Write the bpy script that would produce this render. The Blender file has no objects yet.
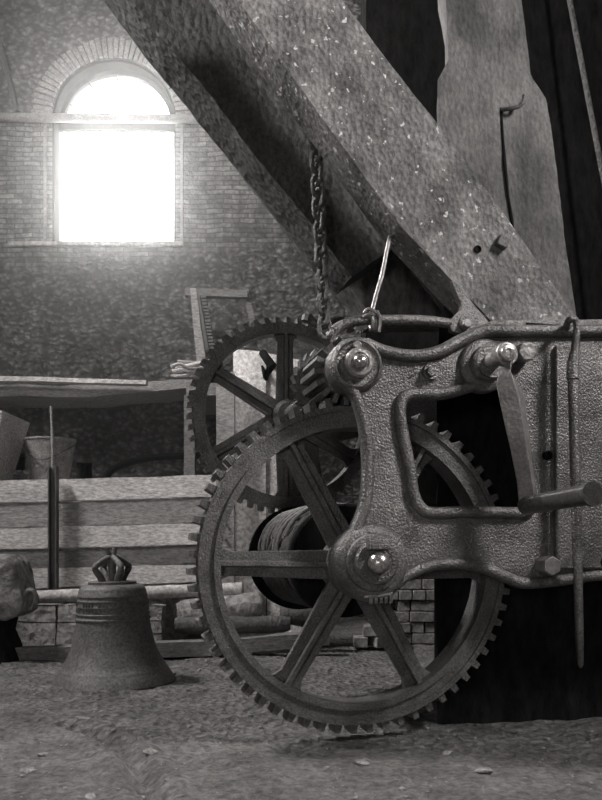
import bpy, bmesh, math, random
from mathutils import Vector, Matrix, noise
random.seed(7)
S = bpy.context.scene
COL = S.collection
PI = math.pi
# ------------------------------------------------------------------ camera
F = 840.0; HOR = 545.0; CZ = 0.8
cam_d = bpy.data.cameras.new('camera'); cam = bpy.data.objects.new('camera', cam_d); COL.objects.link(cam)
cam.location = (0, 0, CZ); cam.rotation_euler = (PI/2, 0, 0)
cam_d.sensor_fit = 'VERTICAL'; cam_d.sensor_height = 36.0; cam_d.lens = F*36/800.0
cam_d.shift_y = (HOR-400)/800.0
cam_d.clip_end = 200; cam_d.clip_start = 0.05
S.camera = cam
S.view_settings.view_transform = 'Standard'; S.view_settings.look = 'None'
S.view_settings.gamma = 1.0; S.view_settings.exposure = 0.0
S.cycles.use_denoising = True
S.cycles.volume_bounces = 0
S.cycles.max_bounces = 7
S.cycles.diffuse_bounces = 2
S.cycles.sample_clamp_indirect = 6

def P(px, py, Y):
    return Vector(((px-301)*Y/F, Y, CZ+(HOR-py)*Y/F))
# machine frame
A_ = math.radians(13.0)
M0 = Vector((0.223, 3.54, 0.0))
NN = Vector((math.sin(A_), -math.cos(A_), 0)); UU = Vector((math.cos(A_), math.sin(A_), 0))
def ML(px, py, w):
    o = Vector((0, 0, CZ)); d = Vector(((px-301)/F, 1, (HOR-py)/F))
    t = (w+NN.dot(M0))/NN.dot(d)
    p = o+d*t
    return ((p-M0).dot(UU), p.z)
def m2w(u, w, z):
    return M0+UU*u+NN*w+Vector((0, 0, z))
def w2px(p):
    return (301+F*p.x/p.y, HOR-F*(p.z-CZ)/p.y)

# ------------------------------------------------------------------ materials
def g(v, warm=1.0):
    return (v*(1+.035*warm), v*.985, v*(1-.03*warm), 1)
def mat(name, c1, c2, scale=6, rough=.8, metal=0, bump=.3, bscale=60, bdist=.01, stretch=(1,1,1), pits=0, spots=None, mid=.5, width=.22, mul=(.45, 1.6), spec=.5):
    m = bpy.data.materials.new(name); m.use_nodes = True
    nt = m.node_tree; N = nt.nodes; Lk = nt.links; N.clear()
    out = N.new('ShaderNodeOutputMaterial'); b = N.new('ShaderNodeBsdfPrincipled')
    Lk.new(b.outputs[0], out.inputs[0])
    tc = N.new('ShaderNodeTexCoord'); mp = N.new('ShaderNodeMapping'); mp.inputs['Scale'].default_value = stretch
    Lk.new(tc.outputs['Object'], mp.inputs[0])
    n1 = N.new('ShaderNodeTexNoise'); n1.inputs['Scale'].default_value = scale; n1.inputs['Detail'].default_value = 9; n1.inputs['Roughness'].default_value = .65
    Lk.new(mp.outputs[0], n1.inputs[0])
    r = N.new('ShaderNodeValToRGB'); r.color_ramp.elements[0].position = mid-width; r.color_ramp.elements[1].position = mid+width
    r.color_ramp.elements[0].color = g(c1); r.color_ramp.elements[1].color = g(c2)
    Lk.new(n1.outputs[0], r.inputs[0])
    col = r.outputs[0]
    n2 = N.new('ShaderNodeTexNoise'); n2.inputs['Scale'].default_value = bscale; n2.inputs['Detail'].default_value = 6; n2.inputs['Roughness'].default_value = .7
    Lk.new(mp.outputs[0], n2.inputs[0])
    h = n2.outputs[0]
    # fine colour mottling
    mr = N.new('ShaderNodeMapRange'); mr.inputs[1].default_value = .32; mr.inputs[2].default_value = .68; mr.inputs[3].default_value = mul[0]; mr.inputs[4].default_value = mul[1]
    Lk.new(n2.outputs[0], mr.inputs[0])
    mx = N.new('ShaderNodeMix'); mx.data_type = 'RGBA'; mx.blend_type = 'MULTIPLY'; mx.inputs[0].default_value = 1
    Lk.new(col, mx.inputs[6]); Lk.new(mr.outputs[0], mx.inputs[7]); col = mx.outputs[2]
    if pits:
        v = N.new('ShaderNodeTexVoronoi'); v.inputs['Scale'].default_value = pits
        Lk.new(mp.outputs[0], v.inputs[0])
        ad = N.new('ShaderNodeMath'); ad.operation = 'ADD'; Lk.new(v.outputs['Distance'], ad.inputs[0]); Lk.new(h, ad.inputs[1]); h = ad.outputs[0]
    if spots:
        n3 = N.new('ShaderNodeTexNoise'); n3.inputs['Scale'].default_value = spots[0]; n3.inputs['Detail'].default_value = 8
        Lk.new(tc.outputs['Object'], n3.inputs[0])
        r3 = N.new('ShaderNodeValToRGB'); r3.color_ramp.elements[0].position = spots[1]; r3.color_ramp.elements[1].position = spots[1]+.04
        Lk.new(n3.outputs[0], r3.inputs[0])
        m3 = N.new('ShaderNodeMix'); m3.data_type = 'RGBA'; m3.inputs[7].default_value = g(spots[2])
        Lk.new(r3.outputs[0], m3.inputs[0]); Lk.new(col, m3.inputs[6]); col = m3.outputs[2]
    bp = N.new('ShaderNodeBump'); bp.inputs['Strength'].default_value = bump; bp.inputs['Distance'].default_value = bdist
    Lk.new(h, bp.inputs['Height']); Lk.new(bp.outputs[0], b.inputs['Normal'])
    Lk.new(col, b.inputs['Base Color'])
    b.inputs['Specular IOR Level'].default_value = spec; b.inputs['Roughness'].default_value = rough; b.inputs['Metallic'].default_value = metal
    return m
IRON = mat('cast_iron', .06, .22, 7, .4, .5, .6, 140, .005, pits=110)
IRON_D = mat('dark_iron', .06, .15, 9, .55, .35, .5, 120, .005, pits=90)
IRON_G = mat('gear_iron', .07, .16, 12, .5, .35, .5, 130, .005, pits=110)
IRON_B = mat('bright_iron', .2, .38, 14, .36, .6, .3, 80, .005, pits=60, mul=(.7, 1.3))
STEEL = mat('worn_steel', .3, .5, 20, .25, .8, .2, 90, .004)
BRONZE = mat('bell_bronze', .08, .16, 5, .6, .3, .5, 60, .008, spots=(9, .7, .2))
WOOD_A = mat('weathered_brace_timber', .07, .24, 4, .75, 0, .9, 60, .008, (1, 1, .8), pits=50, spots=(30, .63, .6), mul=(.6, 1.5), width=.14)
WOOD_B = mat('dark_hewn_timber', .035, .1, 5, .8, 0, 1.0, 50, .02, (1, 1, .7), pits=34)
WOOD_C = mat('post_timber', .03, .15, 3.0, .8, 0, .7, 60, .008, (1, 1, .6), pits=50, mul=(.7, 1.35), width=.15, spots=(5, .72, .4))
PL1 = mat('pale_plank_wood', .48, .75, 4, .85, 0, .6, 42, .01, (.5, 1, 1.6))
PL2 = mat('grey_plank_wood', .24, .38, 4, .85, 0, .6, 42, .01, (.5, 1, 1.6))
PL3 = mat('dark_plank_wood', .14, .21, 4, .85, 0, .6, 42, .01, (.5, 1, 1.6))
PALE = mat('pale_board', .62, .8, 5, .9, 0, .3, 30, .01)
BLACK = mat('dark_and_shade_black', .006, .018, 3, .95, 0, .8, 20, .02, (1, 1, .4), spec=.08)  # near-black for dark parts, and for shade painted into reveal, partition and block
STONE = mat('rough_stone', .22, .5, 6, .9, 0, 1.0, 22, .03, pits=14)
BRICKM = mat('pale_brick', .12, .3, 8, .9, 0, .6, 40, .01)
ROPE = mat('wire_rope', .02, .05, 30, .6, .3, .8, 120, .01, (1, 1, 1))
DIRT = mat('dirt_floor', .09, .27, 3.6, .95, 0, 1.0, 30, .045, pits=24, mul=(.5, 1.6))
GRAV = mat('gravel', .16, .34, 5, .9, 0, .5, 60, .01)

def wall_mat():
    m = bpy.data.materials.new('old_brick_and_rubble_wall'); m.use_nodes = True
    nt = m.node_tree; N = nt.nodes; Lk = nt.links; N.clear()
    out = N.new('ShaderNodeOutputMaterial'); b = N.new('ShaderNodeBsdfPrincipled'); Lk.new(b.outputs[0], out.inputs[0])
    b.inputs['Roughness'].default_value = .95
    tc = N.new('ShaderNodeTexCoord'); sp = N.new('ShaderNodeSeparateXYZ'); Lk.new(tc.outputs['Object'], sp.inputs[0])
    cb = N.new('ShaderNodeCombineXYZ'); Lk.new(sp.outputs[0], cb.inputs[0]); Lk.new(sp.outputs[2], cb.inputs[1])
    br = N.new('ShaderNodeTexBrick'); nd = N.new('ShaderNodeTexNoise'); nd.inputs['Scale'].default_value = 3; nd.inputs['Detail'].default_value = 5; Lk.new(cb.outputs[0], nd.inputs[0])
    sd = N.new('ShaderNodeVectorMath'); sd.operation = 'SCALE'; sd.inputs[3].default_value = .07; Lk.new(nd.outputs[1], sd.inputs[0])
    dd = N.new('ShaderNodeVectorMath'); dd.operation = 'ADD'; Lk.new(cb.outputs[0], dd.inputs[0]); Lk.new(sd.outputs[0], dd.inputs[1]); Lk.new(dd.outputs[0], br.inputs[0])
    br.inputs['Scale'].default_value = 1; br.inputs['Brick Width'].default_value = .19; br.inputs['Row Height'].default_value = .055
    br.inputs['Mortar Size'].default_value = .007; br.inputs['Color1'].default_value = g(.09); br.inputs['Color2'].default_value = g(.2); br.inputs['Mortar'].default_value = g(.05)
    v = N.new('ShaderNodeTexVoronoi'); v.inputs['Scale'].default_value = 13; v.inputs['Randomness'].default_value = 1
    nz = N.new('ShaderNodeTexNoise'); nz.inputs['Scale'].default_value = 9; nz.inputs['Detail'].default_value = 8; Lk.new(tc.outputs['Object'], nz.inputs[0])
    av = N.new('ShaderNodeVectorMath'); av.operation = 'ADD'; Lk.new(tc.outputs['Object'], av.inputs[0])
    sc = N.new('ShaderNodeVectorMath'); sc.operation = 'SCALE'; sc.inputs[3].default_value = .12; Lk.new(nz.outputs[1], sc.inputs[0]); Lk.new(sc.outputs[0], av.inputs[1])
    mpv = N.new('ShaderNodeMapping'); mpv.inputs['Scale'].default_value = (1, 1, 1.6); Lk.new(av.outputs[0], mpv.inputs[0]); Lk.new(mpv.outputs[0], v.inputs[0])
    rr = N.new('ShaderNodeValToRGB'); Lk.new(v.outputs['Distance'], rr.inputs[0])
    rr.color_ramp.elements[0].color = g(.2); rr.color_ramp.elements[1].position = .65; rr.color_ramp.elements[1].color = g(.05)
    # brick band mask by height of the courses
    big = N.new('ShaderNodeTexNoise'); big.inputs['Scale'].default_value = .9; big.inputs['Detail'].default_value = 4; Lk.new(tc.outputs['Object'], big.inputs[0])
    mz = N.new('ShaderNodeMath'); mz.operation = 'MULTIPLY_ADD'; Lk.new(big.outputs[0], mz.inputs[0]); mz.inputs[1].default_value = 1.4; Lk.new(sp.outputs[2], mz.inputs[2])
    lo = N.new('ShaderNodeMapRange'); Lk.new(mz.outputs[0], lo.inputs[0]); lo.inputs[1].default_value = 4.7; lo.inputs[2].default_value = 4.95
    hi = N.new('ShaderNodeMapRange'); Lk.new(mz.outputs[0], hi.inputs[0]); hi.inputs[1].default_value = 6.4; hi.inputs[2].default_value = 6.6; hi.inputs[3].default_value = 1; hi.inputs[4].default_value = 0
    mk = N.new('ShaderNodeMath'); mk.operation = 'MULTIPLY'; Lk.new(lo.outputs[0], mk.inputs[0]); Lk.new(hi.outputs[0], mk.inputs[1])
    mx = N.new('ShaderNodeMix'); mx.data_type = 'RGBA'; Lk.new(mk.outputs[0], mx.inputs[0]); Lk.new(rr.outputs[0], mx.inputs[6]); Lk.new(br.outputs[0], mx.inputs[7])
    m2 = N.new('ShaderNodeMix'); m2.data_type = 'RGBA'; m2.blend_type = 'OVERLAY'; m2.inputs[0].default_value = .45; Lk.new(mx.outputs[2], m2.inputs[6])
    nm = N.new('ShaderNodeMapRange'); nm.inputs[1].default_value = .35; nm.inputs[2].default_value = .65; Lk.new(nz.outputs[0], nm.inputs[0]); Lk.new(nm.outputs[0], m2.inputs[7])
    fn = N.new('ShaderNodeTexNoise'); fn.inputs['Scale'].default_value = 26; fn.inputs['Detail'].default_value = 5; Lk.new(tc.outputs['Object'], fn.inputs[0])
    fm = N.new('ShaderNodeMapRange'); fm.inputs[1].default_value = .35; fm.inputs[2].default_value = .68; fm.inputs[3].default_value = .65; fm.inputs[4].default_value = 1.4; Lk.new(fn.outputs[0], fm.inputs[0])
    m5 = N.new('ShaderNodeMix'); m5.data_type = 'RGBA'; m5.blend_type = 'MULTIPLY'; m5.inputs[0].default_value = 1; Lk.new(fm.outputs[0], m5.inputs[7])
    Lk.new(m2.outputs[2], m5.inputs[6]); Lk.new(m5.outputs[2], b.inputs['Base Color'])
    bw = N.new('ShaderNodeRGBToBW'); Lk.new(mx.outputs[2], bw.inputs[0])
    n4 = N.new('ShaderNodeTexNoise'); n4.inputs['Scale'].default_value = 30; n4.inputs['Detail'].default_value = 6; Lk.new(tc.outputs['Object'], n4.inputs[0])
    ad = N.new('ShaderNodeMath'); ad.operation = 'MULTIPLY_ADD'; Lk.new(n4.outputs[0], ad.inputs[0]); ad.inputs[1].default_value = .35
    ml = N.new('ShaderNodeMath'); ml.operation = 'MULTIPLY'; ml.inputs[1].default_value = 3; Lk.new(bw.outputs[0], ml.inputs[0]); Lk.new(ml.outputs[0], ad.inputs[2])
    bp = N.new('ShaderNodeBump'); bp.inputs['Strength'].default_value = .9; bp.inputs['Distance'].default_value = .05; Lk.new(ad.outputs[0], bp.inputs['Height']); Lk.new(bp.outputs[0], b.inputs['Normal'])
    return m
WALL = wall_mat()
def glass_mat():
    m = bpy.data.materials.new('window_glass'); m.use_nodes = True; nt = m.node_tree; N = nt.nodes; N.clear()
    out = N.new('ShaderNodeOutputMaterial'); t = N.new('ShaderNodeBsdfTransparent'); gl = N.new('ShaderNodeBsdfGlossy'); gl.inputs['Roughness'].default_value = .05
    t.inputs[0].default_value = (.95, .95, .95, 1)
    mx = N.new('ShaderNodeMixShader'); mx.inputs[0].default_value = .06
    nt.links.new(t.outputs[0], mx.inputs[1]); nt.links.new(gl.outputs[0], mx.inputs[2]); nt.links.new(mx.outputs[0], out.inputs[0])
    return m
GLASS = glass_mat()

# ------------------------------------------------------------------ mesh helpers
def tag(o, label=None, cat=None, group=None, kind=None):
    if label: o['label'] = label
    if cat: o['category'] = cat
    if group: o['group'] = group
    if kind: o['kind'] = kind
    return o
def finish(name, bm, m, parent=None, smooth=35, loc=None, rot=None, bevel=0, seg=2):
    bmesh.ops.remove_doubles(bm, verts=bm.verts, dist=1e-5)
    bmesh.ops.recalc_face_normals(bm, faces=bm.faces)
    me = bpy.data.meshes.new(name); bm.to_mesh(me); bm.free()
    me.materials.append(m)
    if smooth:
        me.shade_smooth(); me.set_sharp_from_angle(angle=math.radians(smooth))
    o = bpy.data.objects.new(name, me); COL.objects.link(o)
    if parent: o.parent = parent
    if loc is not None: o.location = loc
    if rot is not None: o.rotation_euler = rot
    if bevel:
        b = o.modifiers.new('bevel', 'BEVEL'); b.width = bevel; b.segments = seg; b.limit_method = 'ANGLE'; b.angle_limit = math.radians(35)
    return o
def empty(name, loc=(0, 0, 0), rz=0):
    o = bpy.data.objects.new(name, None); COL.objects.link(o); o.location = loc; o.rotation_euler = (0, 0, rz); o.empty_display_size = .1
    return o
def add_box(bm, c, s, M=None):
    vs = []
    for x in (-1, 1):
        for y in (-1, 1):
            for z in (-1, 1):
                v = Vector((c[0]+x*s[0]/2, c[1]+y*s[1]/2, c[2]+z*s[2]/2))
                if M: v = M @ v
                vs.append(bm.verts.new(v))
    for f in ((0, 1, 3, 2), (4, 6, 7, 5), (0, 4, 5, 1), (2, 3, 7, 6), (0, 2, 6, 4), (1, 5, 7, 3)):
        bm.faces.new([vs[i] for i in f])
def add_tube(bm, pts, rad, seg=12, cap=True, closed=False, flat=None):
    pts = [Vector(p) for p in pts]; n = len(pts)
    rads = rad if isinstance(rad, (list, tuple)) else [rad]*n
    rings = []; up = None
    for i, p in enumerate(pts):
        if closed: t = (pts[(i+1) % n]-pts[i-1]).normalized()
        else: t = (pts[min(i+1, n-1)]-pts[max(i-1, 0)]).normalized()
        if up is None:
            up = Vector((0, 0, 1)) if abs(t.z) < .9 else Vector((1, 0, 0))
        s = t.cross(up)
        if s.length < 1e-6: s = t.orthogonal()
        s.normalize(); up = s.cross(t).normalized()
        ring = []
        for k in range(seg):
            a = 2*PI*k/seg
            q = s*math.cos(a)*rads[i]+up*math.sin(a)*rads[i]*(flat or 1)
            ring.append(bm.verts.new(p+q))
        rings.append(ring)
    m = n if closed else n-1
    for i in range(m):
        a, b = rings[i], rings[(i+1) % n]
        for k in range(seg): bm.faces.new((a[k], a[(k+1) % seg], b[(k+1) % seg], b[k]))
    if cap and not closed:
        bm.faces.new(rings[0][::-1]); bm.faces.new(rings[-1])
def add_lathe(bm, prof, seg=48, c=(0, 0, 0), axis='z'):
    """prof: (r, h) list"""
    rings = []
    for r, h in prof:
        ring = []
        for k in range(seg):
            a = 2*PI*k/seg; x, y = r*math.cos(a), r*math.sin(a)
            if axis == 'z': v = (c[0]+x, c[1]+y, c[2]+h)
            elif axis == 'y': v = (c[0]+x, c[1]+h, c[2]+y)
            else: v = (c[0]+h, c[1]+x, c[2]+y)
            ring.append(bm.verts.new(v))
        rings.append(ring)
    for i in range(len(rings)-1):
        a, b = rings[i], rings[i+1]
        for k in range(seg): bm.faces.new((a[k], a[(k+1) % seg], b[(k+1) % seg], b[k]))
    if prof[0][0] > 1e-4: bm.faces.new(rings[0][::-1])
    if prof[-1][0] > 1e-4: bm.faces.new(rings[-1])
def cr(pts, n=8, closed=False):
    """Catmull-Rom"""
    pts = [Vector(p) for p in pts]; N_ = len(pts); out = []
    rng = N_ if closed else N_-1
    for i in range(rng):
        if closed: p0, p1, p2, p3 = pts[i-1], pts[i], pts[(i+1) % N_], pts[(i+2) % N_]
        else: p0, p1, p2, p3 = pts[max(i-1, 0)], pts[i], pts[i+1], pts[min(i+2, N_-1)]
        for k in range(n):
            t = k/n
            out.append(.5*((2*p1)+(-p0+p2)*t+(2*p0-5*p1+4*p2-p3)*t*t+(-p0+3*p1-3*p2+p3)*t**3))
    if not closed: out.append(pts[-1])
    return out
def fill_plate(loops, depth, bev=0.0, fn=None):
    """2-D loops (outer + holes) -> bmesh slab; fn maps (x, y, z) to local"""
    cu = bpy.data.curves.new('tmp', 'CURVE'); cu.dimensions = '2D'; cu.fill_mode = 'BOTH'
    cu.extrude = depth/2-bev; cu.bevel_depth = bev; cu.bevel_resolution = 2
    if bev: cu.offset = -bev
    for lp in loops:
        sp = cu.splines.new('POLY'); sp.points.add(len(lp)-1)
        for i, q in enumerate(lp): sp.points[i].co = (q[0], q[1], 0, 1)
        sp.use_cyclic_u = True
    o = bpy.data.objects.new('tmp', cu); COL.objects.link(o)
    bpy.context.view_layer.update()
    me = o.evaluated_get(bpy.context.evaluated_depsgraph_get()).to_mesh()
    bm = bmesh.new(); bm.from_mesh(me); o.evaluated_get(bpy.context.evaluated_depsgraph_get()).to_mesh_clear()
    COL.objects.unlink(o); bpy.data.objects.remove(o); bpy.data.curves.remove(cu)
    if fn:
        for v in bm.verts: v.co = fn(*v.co)
    return bm
def join_bm(dst, src):
    me = bpy.data.meshes.new('t'); src.to_mesh(me); dst.from_mesh(me); bpy.data.meshes.remove(me); src.free()
def interp(poly, t):
    ls = [(Vector(b)-Vector(a)).length for a, b in zip(poly, poly[1:])]; T = sum(ls)*t
    for (a, b), l in zip(zip(poly, poly[1:]), ls):
        if T <= l+1e-9: return Vector(a).lerp(Vector(b), T/l)
        T -= l
    return Vector(poly[-1])
def add_slab(bm, Lf, Rf, back, n=60, nx=10, ny=8, amp=.01, fs=3.0, seed=0, edge=.0):
    """timber: Lf / Rf polylines of 3-D points along the left and right front edge, back = vector to the rear"""
    back = Vector(back); rings = []
    for i in range(n+1):
        t = i/n; l = interp(Lf, t); r = interp(Rf, t); ring = []
        for k in range(nx): ring.append(l.lerp(r, k/nx))
        for k in range(ny): ring.append(r+back*(k/ny))
        for k in range(nx): ring.append(r.lerp(l, k/nx)+back)
        for k in range(ny): ring.append(l+back*(1-k/ny))
        c = (l+r+back)/2
        vs = []
        for q in ring:
            nv = noise.noise_vector(q*fs+Vector((seed, seed*1.7, 0)))*amp+noise.noise_vector(q*fs*4+Vector((0, seed, 3)))*amp*.4
            vs.append(bm.verts.new(q+nv))
        rings.append(vs)
    m = len(rings[0])
    for i in range(n):
        for k in range(m): bm.faces.new((rings[i][k], rings[i][(k+1) % m], rings[i+1][(k+1) % m], rings[i+1][k]))
    for R_ in (rings[0], rings[-1]):
        c = bm.verts.new(sum((v.co for v in R_), Vector())/m)
        for k in range(m): bm.faces.new((R_[k], R_[(k+1) % m], c))
def hex_prism(bm, c, r, y0, y1, rot=0, n=6):
    """prism around local y"""
    a = [bm.verts.new((c[0]+r*math.cos(rot+2*PI*k/n), y0, c[1]+r*math.sin(rot+2*PI*k/n))) for k in range(n)]
    b = [bm.verts.new((c[0]+r*math.cos(rot+2*PI*k/n), y1, c[1]+r*math.sin(rot+2*PI*k/n))) for k in range(n)]
    bm.faces.new(a); bm.faces.new(b[::-1])
    for k in range(n): bm.faces.new((a[k], b[k], b[(k+1) % n], a[(k+1) % n]))

# ================================================================== ROOM
XL, XR, YF, YB, ZT = -4.6, 3.6, -4.5, 9.6, 7.8
def q_(px, py): 
    p = P(px, py, YB); return (p.x, p.z)
# back wall with window + small sockets, filled 2-D outline
outer = [(XL-.4, -.3), (XR+.4, -.3), (XR+.4, ZT+.3), (XL-.4, ZT+.3)]
wl, wb = q_(52, 244); wr, wt = q_(175.5, 117)
cx, cz = (wl+wr)/2, wt
rx, rz = (wr-wl)/2, .67
win = [(wl, wb), (wr, wb)]+[(cx+rx*math.cos(PI*k/28), cz+rz*math.sin(PI*k/28)) for k in range(29)]
holes = [win]
for (x0, y0, x1, y1) in ((8, 453, 25, 470), (76, 462, 92, 482)):
    a = q_(x0, y1); b = q_(x1, y0); holes.append([(a[0], a[1]), (b[0], a[1]), (b[0], b[1]), (a[0], b[1])])
bm = fill_plate([outer]+holes, .45, 0, lambda x, y, z: Vector((x, YB+.225-z, y)))
tag(finish('wall_back', bm, WALL, smooth=0), kind='structure')
bm = bmesh.new()
for (x0, y0, x1, y1) in ((8, 453, 25, 470), (76, 462, 92, 482)):
    a = q_(x0-4, y1+4); b = q_(x1+4, y0-4); add_box(bm, ((a[0]+b[0])/2, YB+.5, (a[1]+b[1])/2), (b[0]-a[0], .1, b[1]-a[1]))
tag(finish('trim_1', bm, BLACK), kind='structure')  # black backing added to keep sky light out of the sockets
# brick arch ring round the window head + sill
bm = bmesh.new()
nb = 40
for k in range(nb):
    a0 = PI*(k+.1)/nb; a1 = PI*(k+.9)/nb; r1, r2 = 1.0, 1.0
    pts = []
    d = random.uniform(.02, .05)
    for a, e in ((a0, 0), (a1, 0), (a1, 1), (a0, 1)):
        ee = e*random.uniform(.2, .23)
        pts.append((cx+(rx+.005+ee)*math.cos(a), cz+(rz+.005+ee)*math.sin(a)))
    f = [bm.verts.new((x, YB-d, z)) for x, z in pts]; b = [bm.verts.new((x, YB+.05, z)) for x, z in pts]
    bm.faces.new(f); bm.faces.new(b[::-1])
    for i in range(4): bm.faces.new((f[i], b[i], b[(i+1) % 4], f[(i+1) % 4]))
tag(finish('trim_2', bm, BRICKM, smooth=0, bevel=.006), kind='structure')
bm = bmesh.new(); a = q_(10, 243); b = q_(184, 247)
add_box(bm, ((a[0]+b[0])/2, YB+.1, a[1]-.025), (b[0]-a[0], .34, .05))
tag(finish('trim_3', bm, STONE, smooth=0, bevel=.01), kind='structure')
# side brick jambs (plaster band) of the window
bm = bmesh.new()
for x in (wl-.075, wr+.075): add_box(bm, (x, YB+.0, (wb+wt)/2), (.03, .05, wt-wb))
tag(finish('trim_4', bm, BRICKM, smooth=0), kind='structure')
# window frame with added shade lining, bars, glass
wroot = empty('window_1', (cx, YB+.2, wb)); tag(wroot, kind='structure')
bm = bmesh.new()
H_ = wt-wb
for x in (-rx+.012, rx-.012): add_box(bm, (x, -.085, H_/2), (.024, .2, H_))  # deep near-black lining added, paints shade over the bright reveal
add_box(bm, (0, 0, .03), (2*rx, .06, .04)); add_box(bm, (0, 0, H_-.02), (2*rx, .06, .09))
pts = [(cx_*(rx-.05), 0, H_+cz_*(rz-.05)) for cx_, cz_ in [(math.cos(PI*k/24), math.sin(PI*k/24)) for k in range(25)]]
fr_ = []
for k in range(25):
    c_, s_ = math.cos(PI*k/24), math.sin(PI*k/24)
    fr_.append([bm.verts.new((c_*(rx-d), y_, H_+s_*(rz-d))) for d, y_ in ((.004, -.185), (.03, -.185), (.03, -.03), (.085, -.03), (.085, .03), (.004, .03))])  # arched part of the shade lining
for a, b in zip(fr_, fr_[1:]):
    for k in range(6): bm.faces.new((a[k], a[(k+1) % 6], b[(k+1) % 6], b[k]))
finish('window_frame_shade_lining', bm, BLACK, wroot, smooth=0)
bm = bmesh.new()
for a in (25, 58, 90, 122, 155):
    a = math.radians(a); add_tube(bm, [(.42*rx*math.cos(a), 0, H_+.42*rz*math.sin(a)), ((rx-.05)*math.cos(a), 0, H_+(rz-.05)*math.sin(a))], .009, 6)
add_tube(bm, [(.42*rx*math.cos(PI*k/12), 0, H_+.42*rz*math.sin(PI*k/12)) for k in range(13)], .009, 6)
finish('glazing_bar', bm, IRON_D, wroot, smooth=0)
bm = bmesh.new(); add_box(bm, (0, .0, H_/2), (2*rx-.08, .006, H_))
vs = [bm.verts.new((x, .0, z)) for x, _, z in pts]; bm.faces.new(vs)
finish('window_pane', bm, GLASS, wroot, smooth=0)

def struct_box(name, c, s, m):
    bm = bmesh.new(); add_box(bm, c, s); return tag(finish(name, bm, m, smooth=0), kind='structure')
LY0, LY1 = 3.6, 5.2
LZ0, LZ1 = 5.8, 7.2
WY0, WY1, WZ0, WZ1 = .9, 1.8, 3.9, 5.0
bm = fill_plate([[(YF, -.3), (YB, -.3), (YB, ZT+.3), (YF, ZT+.3)], [(LY0, LZ0), (LY1, LZ0), (LY1, LZ1), (LY0, LZ1)]], .4, 0, lambda x, y, z: Vector((XL-.2+z, x, y)))  # left opening added to let in fill light
tag(finish('wall_left', bm, WALL, smooth=0), kind='structure')
struct_box('ceiling', ((XL+XR)/2, (YF+YB)/2, ZT+.15), (XR-XL+.8, YB-YF+.8, .3), BLACK)
DX0, DX1, DZ = -2.2, -1.2, 2.4
bm = fill_plate([[(XL-.4, -.3), (XR+.4, -.3), (XR+.4, ZT+.3), (XL-.4, ZT+.3)], [(DX0, 1.0), (DX1, 1.0), (DX1, DZ), (DX0, DZ)]], .4, 0, lambda x, y, z: Vector((x, YF-.2-z, y)))  # front opening added as a soft fill source
tag(finish('wall_front', bm, WALL, smooth=0), kind='structure')
# right wall with a high window (lights the machine)

bm = fill_plate([[(YF, -.3), (YB, -.3), (YB, ZT+.3), (YF, ZT+.3)], [(WY0, WZ0), (WY1, WZ0), (WY1, WZ1), (WY0, WZ1)]], .4, 0, lambda x, y, z: Vector((XR+.2+z, x, y)))
tag(finish('wall_right', bm, WALL, smooth=0), kind='structure')
# floor
bm = bmesh.new()
xs = []; x = XL
while x < XR: xs.append(x); x += .035 if -2.6 < x < 1.6 else .15
xs.append(XR)
ys = []; y = YF
while y < YB: ys.append(y); y += (.2 if y < 1.6 else .03 if y < 4.2 else .05 if y < 6.8 else .2)
ys.append(YB)
rut = [P(x_, y_, CZ*F/(y_-HOR)) for x_, y_ in ((70, 726), (105, 735), (128, 752), (142, 775), (156, 800))]
rutc = cr([(p.x, p.y, 0) for p in rut], 10)
def fz(x, y):
    z = noise.noise(Vector((x*1.3, y*1.3, 0)))*.022+noise.noise(Vector((x*5, y*5, 4)))*.013+noise.noise(Vector((x*16, y*16, 9)))*.014
    if 1.8 < y < 4.2 and -1.6 < x < .2:
        d = min((Vector((x, y, 0))-q).length for q in rutc)
        z -= .05*math.exp(-(d/.03)**2)-.02*math.exp(-((d-.09)/.04)**2)
    return z-.012
grid = [[bm.verts.new((x, y, fz(x, y))) for x in xs] for y in ys]
for j in range(len(ys)-1):
    for i in range(len(xs)-1): bm.faces.new((grid[j][i], grid[j][i+1], grid[j+1][i+1], grid[j+1][i]))
tag(finish('floor', bm, DIRT, smooth=180), kind='structure')

# rod across the window
bm = bmesh.new()
add_tube(bm, [P(-38, 117, 9.54), P(60, 118, 9.54), P(205, 119, 9.54)], .05, 10, flat=1)
tag(finish('tie_bar', bm, mat('pipe_iron', .14, .26, 6, .7), smooth=40), 'long pale round bar running across the wall just below the window arch', 'bar')
bm = bmesh.new(); add_tube(bm, [P(-3, 35, 9.57), P(8, 75, 9.57), P(17, 112, 9.57)], .032, 8)
tag(finish('brace_rod', bm, IRON_D), 'dark slanting rod fixed to the wall left of the window arch', 'rod')

# masonry ledge behind the boards
bm = bmesh.new()
add_box(bm, ((XL-1.0)/2-.0, 8.35, .62), (abs(XL+1.0)+.0, 2.5, 1.24))
tag(finish('trim_5', bm, STONE, smooth=0), kind='structure')

# shelf timbers on wall
bm = bmesh.new()
add_slab(bm, [P(-60, 384, 8.9), P(60, 386, 8.9), P(196, 379, 8.9)], [P(-60, 397, 8.9), P(90, 397, 8.9), P(196, 387, 8.9)], (0, .7, 0), 30, 4, 4, .015, 3, 5)
tag(finish('shelf_timber', bm, PL2, smooth=50), 'long grey timber beam lying level along the back wall', 'beam')
bm = bmesh.new()
add_slab(bm, [P(-60, 374, 8.7), P(146, 380, 8.7)], [P(-60, 379, 8.7), P(146, 384, 8.7)], (0, .12, -.0), 24, 3, 3, .006, 3, 8)
tag(finish('lath', bm, PL1, smooth=50), 'thin pale lath resting on top of the grey wall beam', 'lath')
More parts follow.
